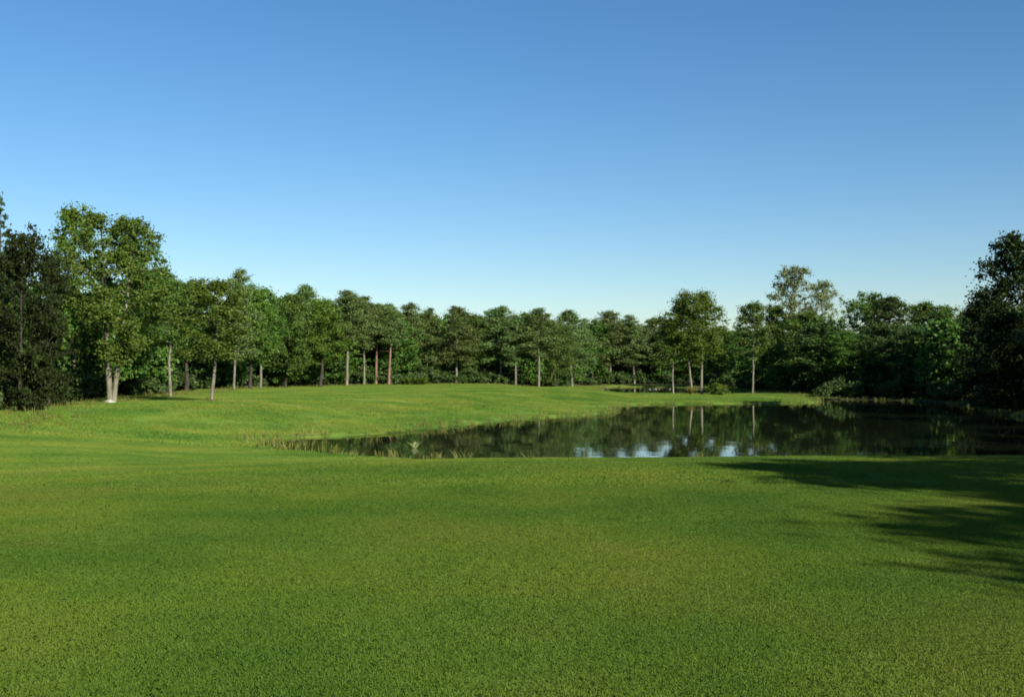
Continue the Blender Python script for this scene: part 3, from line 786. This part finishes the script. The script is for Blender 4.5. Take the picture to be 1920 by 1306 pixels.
under = []
for i in range(len(WE) - 4):
    ax, ay = WE[i]; bx, by = WE[i + 1]
    if ay < 3 and by < 3: continue
    L_ = math.hypot(bx - ax, by - ay)
    if L_ > 60: continue
    nx, ny = -(by - ay) / L_, (bx - ax) / L_
    if sdist(WE, np.array([(ax + bx) / 2 + nx]), np.array([(ay + by) / 2 + ny]))[0] > 0: nx, ny = -nx, -ny
    for k in range(int(L_ / 0.6) + 1):
        t_ = RNG.random(); b = RNG.uniform(1.5, 9.0)
        px, py = ax + (bx - ax) * t_ + nx * b, ay + (by - ay) * t_ + ny * b
        if abs(px) > 0.60 * py + 6: continue
        hh = RNG.uniform(1.2, 3.2) * (1.0 if b > 3 else 0.6) 
        under.append((P['shrub_b'] if RNG.random() < 0.7 else P['shrub_a'], 0.42, 1.6, px, py, hh, hh * 1.3))
pd_ = pond_dist(np.array([u[3] for u in under]), np.array([u[4] for u in under]))
under = [u for u, d_ in zip(under, pd_) if d_ > 1.2]
joined('undergrowth', under, LEAF['dark'], 'dark shrubby undergrowth along the foot of the wood', 'undergrowth')

# ------------------------------------------------------------------ sedge and long grass at the water's edge
def sedge_mesh(name, pts, hmin, hmax, per, w, mat):
    vs = []
    for (x, y, z, sc) in pts:
        n = per
        bx = x + RNG.normal(0, 0.16 * sc, n); by = y + RNG.normal(0, 0.16 * sc, n)
        hh = RNG.uniform(hmin, hmax, n) * sc
        az_ = RNG.uniform(0, 6.28, n); le = hh * RNG.uniform(0.05, 0.6, n)
        ta = RNG.uniform(0, 6.28, n)
        wx, wy = np.cos(ta) * w * 0.5, np.sin(ta) * w * 0.5
        v = np.empty((n, 4, 3)); zz = np.full(n, z - 0.04)
        mx, my = bx + np.cos(az_) * le * 0.35, by + np.sin(az_) * le * 0.35
        v[:, 0] = np.stack([bx - wx * 0.7, by - wy * 0.7, zz], 1)
        v[:, 1] = np.stack([mx + wx, my + wy, zz + hh * 0.6], 1)
        v[:, 2] = np.stack([bx + np.cos(az_) * le, by + np.sin(az_) * le, zz + hh], 1)
        v[:, 3] = np.stack([mx - wx, my - wy, zz + hh * 0.6], 1)
        vs.append(v)
    v = np.concatenate(vs)
    return mesh_from(name, v.reshape(-1, 3), np.arange(len(v) * 4).reshape(-1, 4), mat)

pts = []
for poly in (POND, INLET):
    n = len(poly)
    for i in range(n):
        ax, ay = poly[i]; bx, by = poly[(i + 1) % n]
        L_ = math.hypot(bx - ax, by - ay)
        for k in range(int(L_ * 4.5)):
            t_ = RNG.random()
            x, y = ax + (bx - ax) * t_, ay + (by - ay) * t_
            ox, oy = RNG.normal(0, 0.55, 2)
            x += ox; y += oy
            pts.append((x, y, RNG.uniform(0.5, 1.1)))
zz = height(np.array([p[0] for p in pts]), np.array([p[1] for p in pts]))
pts = [(p[0], p[1], z, p[2]) for p, z in zip(pts, zz) if WATER_Z - 0.12 < z < WATER_Z + 0.42]
tag(link('bank_sedge', sedge_mesh('bank_sedge', pts, 0.25, 0.6, 14, 0.03, LEAF['sedge'])),
    'yellow green sedge and long grass fringing the pond', 'sedge', kind='stuff')

pts = []
for i in range(1, len(WE) - 8):
    ax, ay = WE[i]; bx, by = WE[i + 1]
    L_ = math.hypot(bx - ax, by - ay)
    if L_ > 40 or (ax > 34 and ay < 128): continue
    nx, ny = (by - ay) / L_, -(bx - ax) / L_
    for k in range(int(L_ * 5)):
        t_ = RNG.random(); b = RNG.normal(0.6, 1.0)
        x, y = ax + (bx - ax) * t_ + nx * b, ay + (by - ay) * t_ + ny * b
        if abs(x) > 0.6 * y + 5: continue
        pts.append((x, y, RNG.uniform(0.4, 1.0)))
for t in TREES:                 # longer tufts the mower leaves round each trunk on the grass
    if t[7] != 'tree' or abs(t[2]) > 0.5 * t[3] or t[3] < 20: continue
    for k in range(10):
        a_ = RNG.uniform(0, 6.28); rr = RNG.uniform(0.15, 0.55)
        x, y = t[2] + rr * math.cos(a_), t[3] + rr * math.sin(a_)
        pts.append((x, y, RNG.uniform(0.4, 0.9)))
ax_, ay_ = np.array([p[0] for p in pts]), np.array([p[1] for p in pts])
pts = [(p[0], p[1], z, p[2]) for p, z, d_ in zip(pts, height(ax_, ay_), pond_dist(ax_, ay_)) if d_ > 0.3]
tag(link('rough_grass', sedge_mesh('rough_grass', pts, 0.15, 0.5, 10, 0.03, LEAF['sedge'])),
    'uncut yellow green grass along the foot of the wood', 'grass', kind='stuff')

# ------------------------------------------------------------------ single things by the water and at the wood's edge
def reed_clump(x, y, z, n, hmin, hmax, spread, w, mat, label):
    """a clump of blades fanning out of one rootstock"""
    v = [(x, y, z - 0.05)]; f = []
    for _ in range(n * 22):
        hh = RNG.uniform(hmin, hmax); a_ = RNG.uniform(0, 6.28); le = abs(RNG.normal(0, spread)) + 0.1 * hh
        ta = RNG.uniform(0, 6.28); wx, wy = math.cos(ta) * w * 0.5, math.sin(ta) * w * 0.5
        mx, my = x + math.cos(a_) * le * 0.6, y + math.sin(a_) * le * 0.6
        k = len(v)
        v += [(mx + wx, my + wy, z + hh * 0.6), (x + math.cos(a_) * le * 1.2, y + math.sin(a_) * le * 1.2, z + hh), (mx - wx, my - wy, z + hh * 0.6)]
        f.append((0, k, k + 1, k + 2))
    return tag(link('reed_clump', mesh_from('reed_clump', v, f, mat)), label, 'reeds', 'reed clumps')

PALE_REED = leaf_mat('pale_reed', (0.22, 0.26, 0.12), (0.34, 0.38, 0.20), (0.48, 0.50, 0.30), 0.3)
reed_clump(-4.15, 47.2, WATER_Z, 2, 0.12, 0.30, 0.20, 0.03, PALE_REED, 'pale reed clump standing in the near water left of centre')
reed_clump(24.9, 131.0, hz(24.9, 131.0), 9, 0.7, 1.5, 0.6, 0.06, LEAF['sedge'], 'tall yellow grass clump right of the many-stemmed tree')
reed_clump(21.2, 130.4, hz(21.2, 130.4), 6, 0.5, 1.1, 0.5, 0.06, LEAF['sedge'], 'yellow grass clump left of the many-stemmed tree')

import bmesh
def stone(x, y, sx, sy, sz, seed, label):
    r = np.random.default_rng(seed)
    bm = bmesh.new()
    bmesh.ops.create_icosphere(bm, subdivisions=3, radius=1.0)
    ks = r.normal(0, 1.6, (5, 3)); ph = r.uniform(0, 6.28, 5)
    for v in bm.verts:
        c = np.array(v.co)
        d = 1.0 + 0.09 * float(np.sum(np.sin(ks @ c + ph)))
        v.co = (c[0] * sx * d, c[1] * sy * d, max(c[2] * sz * d, -0.25 * sz))
    me = bpy.data.meshes.new('stone'); bm.to_mesh(me); bm.free()
    me.materials.append(M_STONE)
    o = link('stone', me)
    o.location = (x, y, hz(x, y))
    return tag(o, label, 'stone')
M_STONE = bark_mat('pale_stone', (0.20, 0.19, 0.16), (0.36, 0.35, 0.30), 3.0)
stone(-25.05, 68.6, 0.34, 0.28, 0.24, 5, 'low pale stone at the foot of the forked tree')
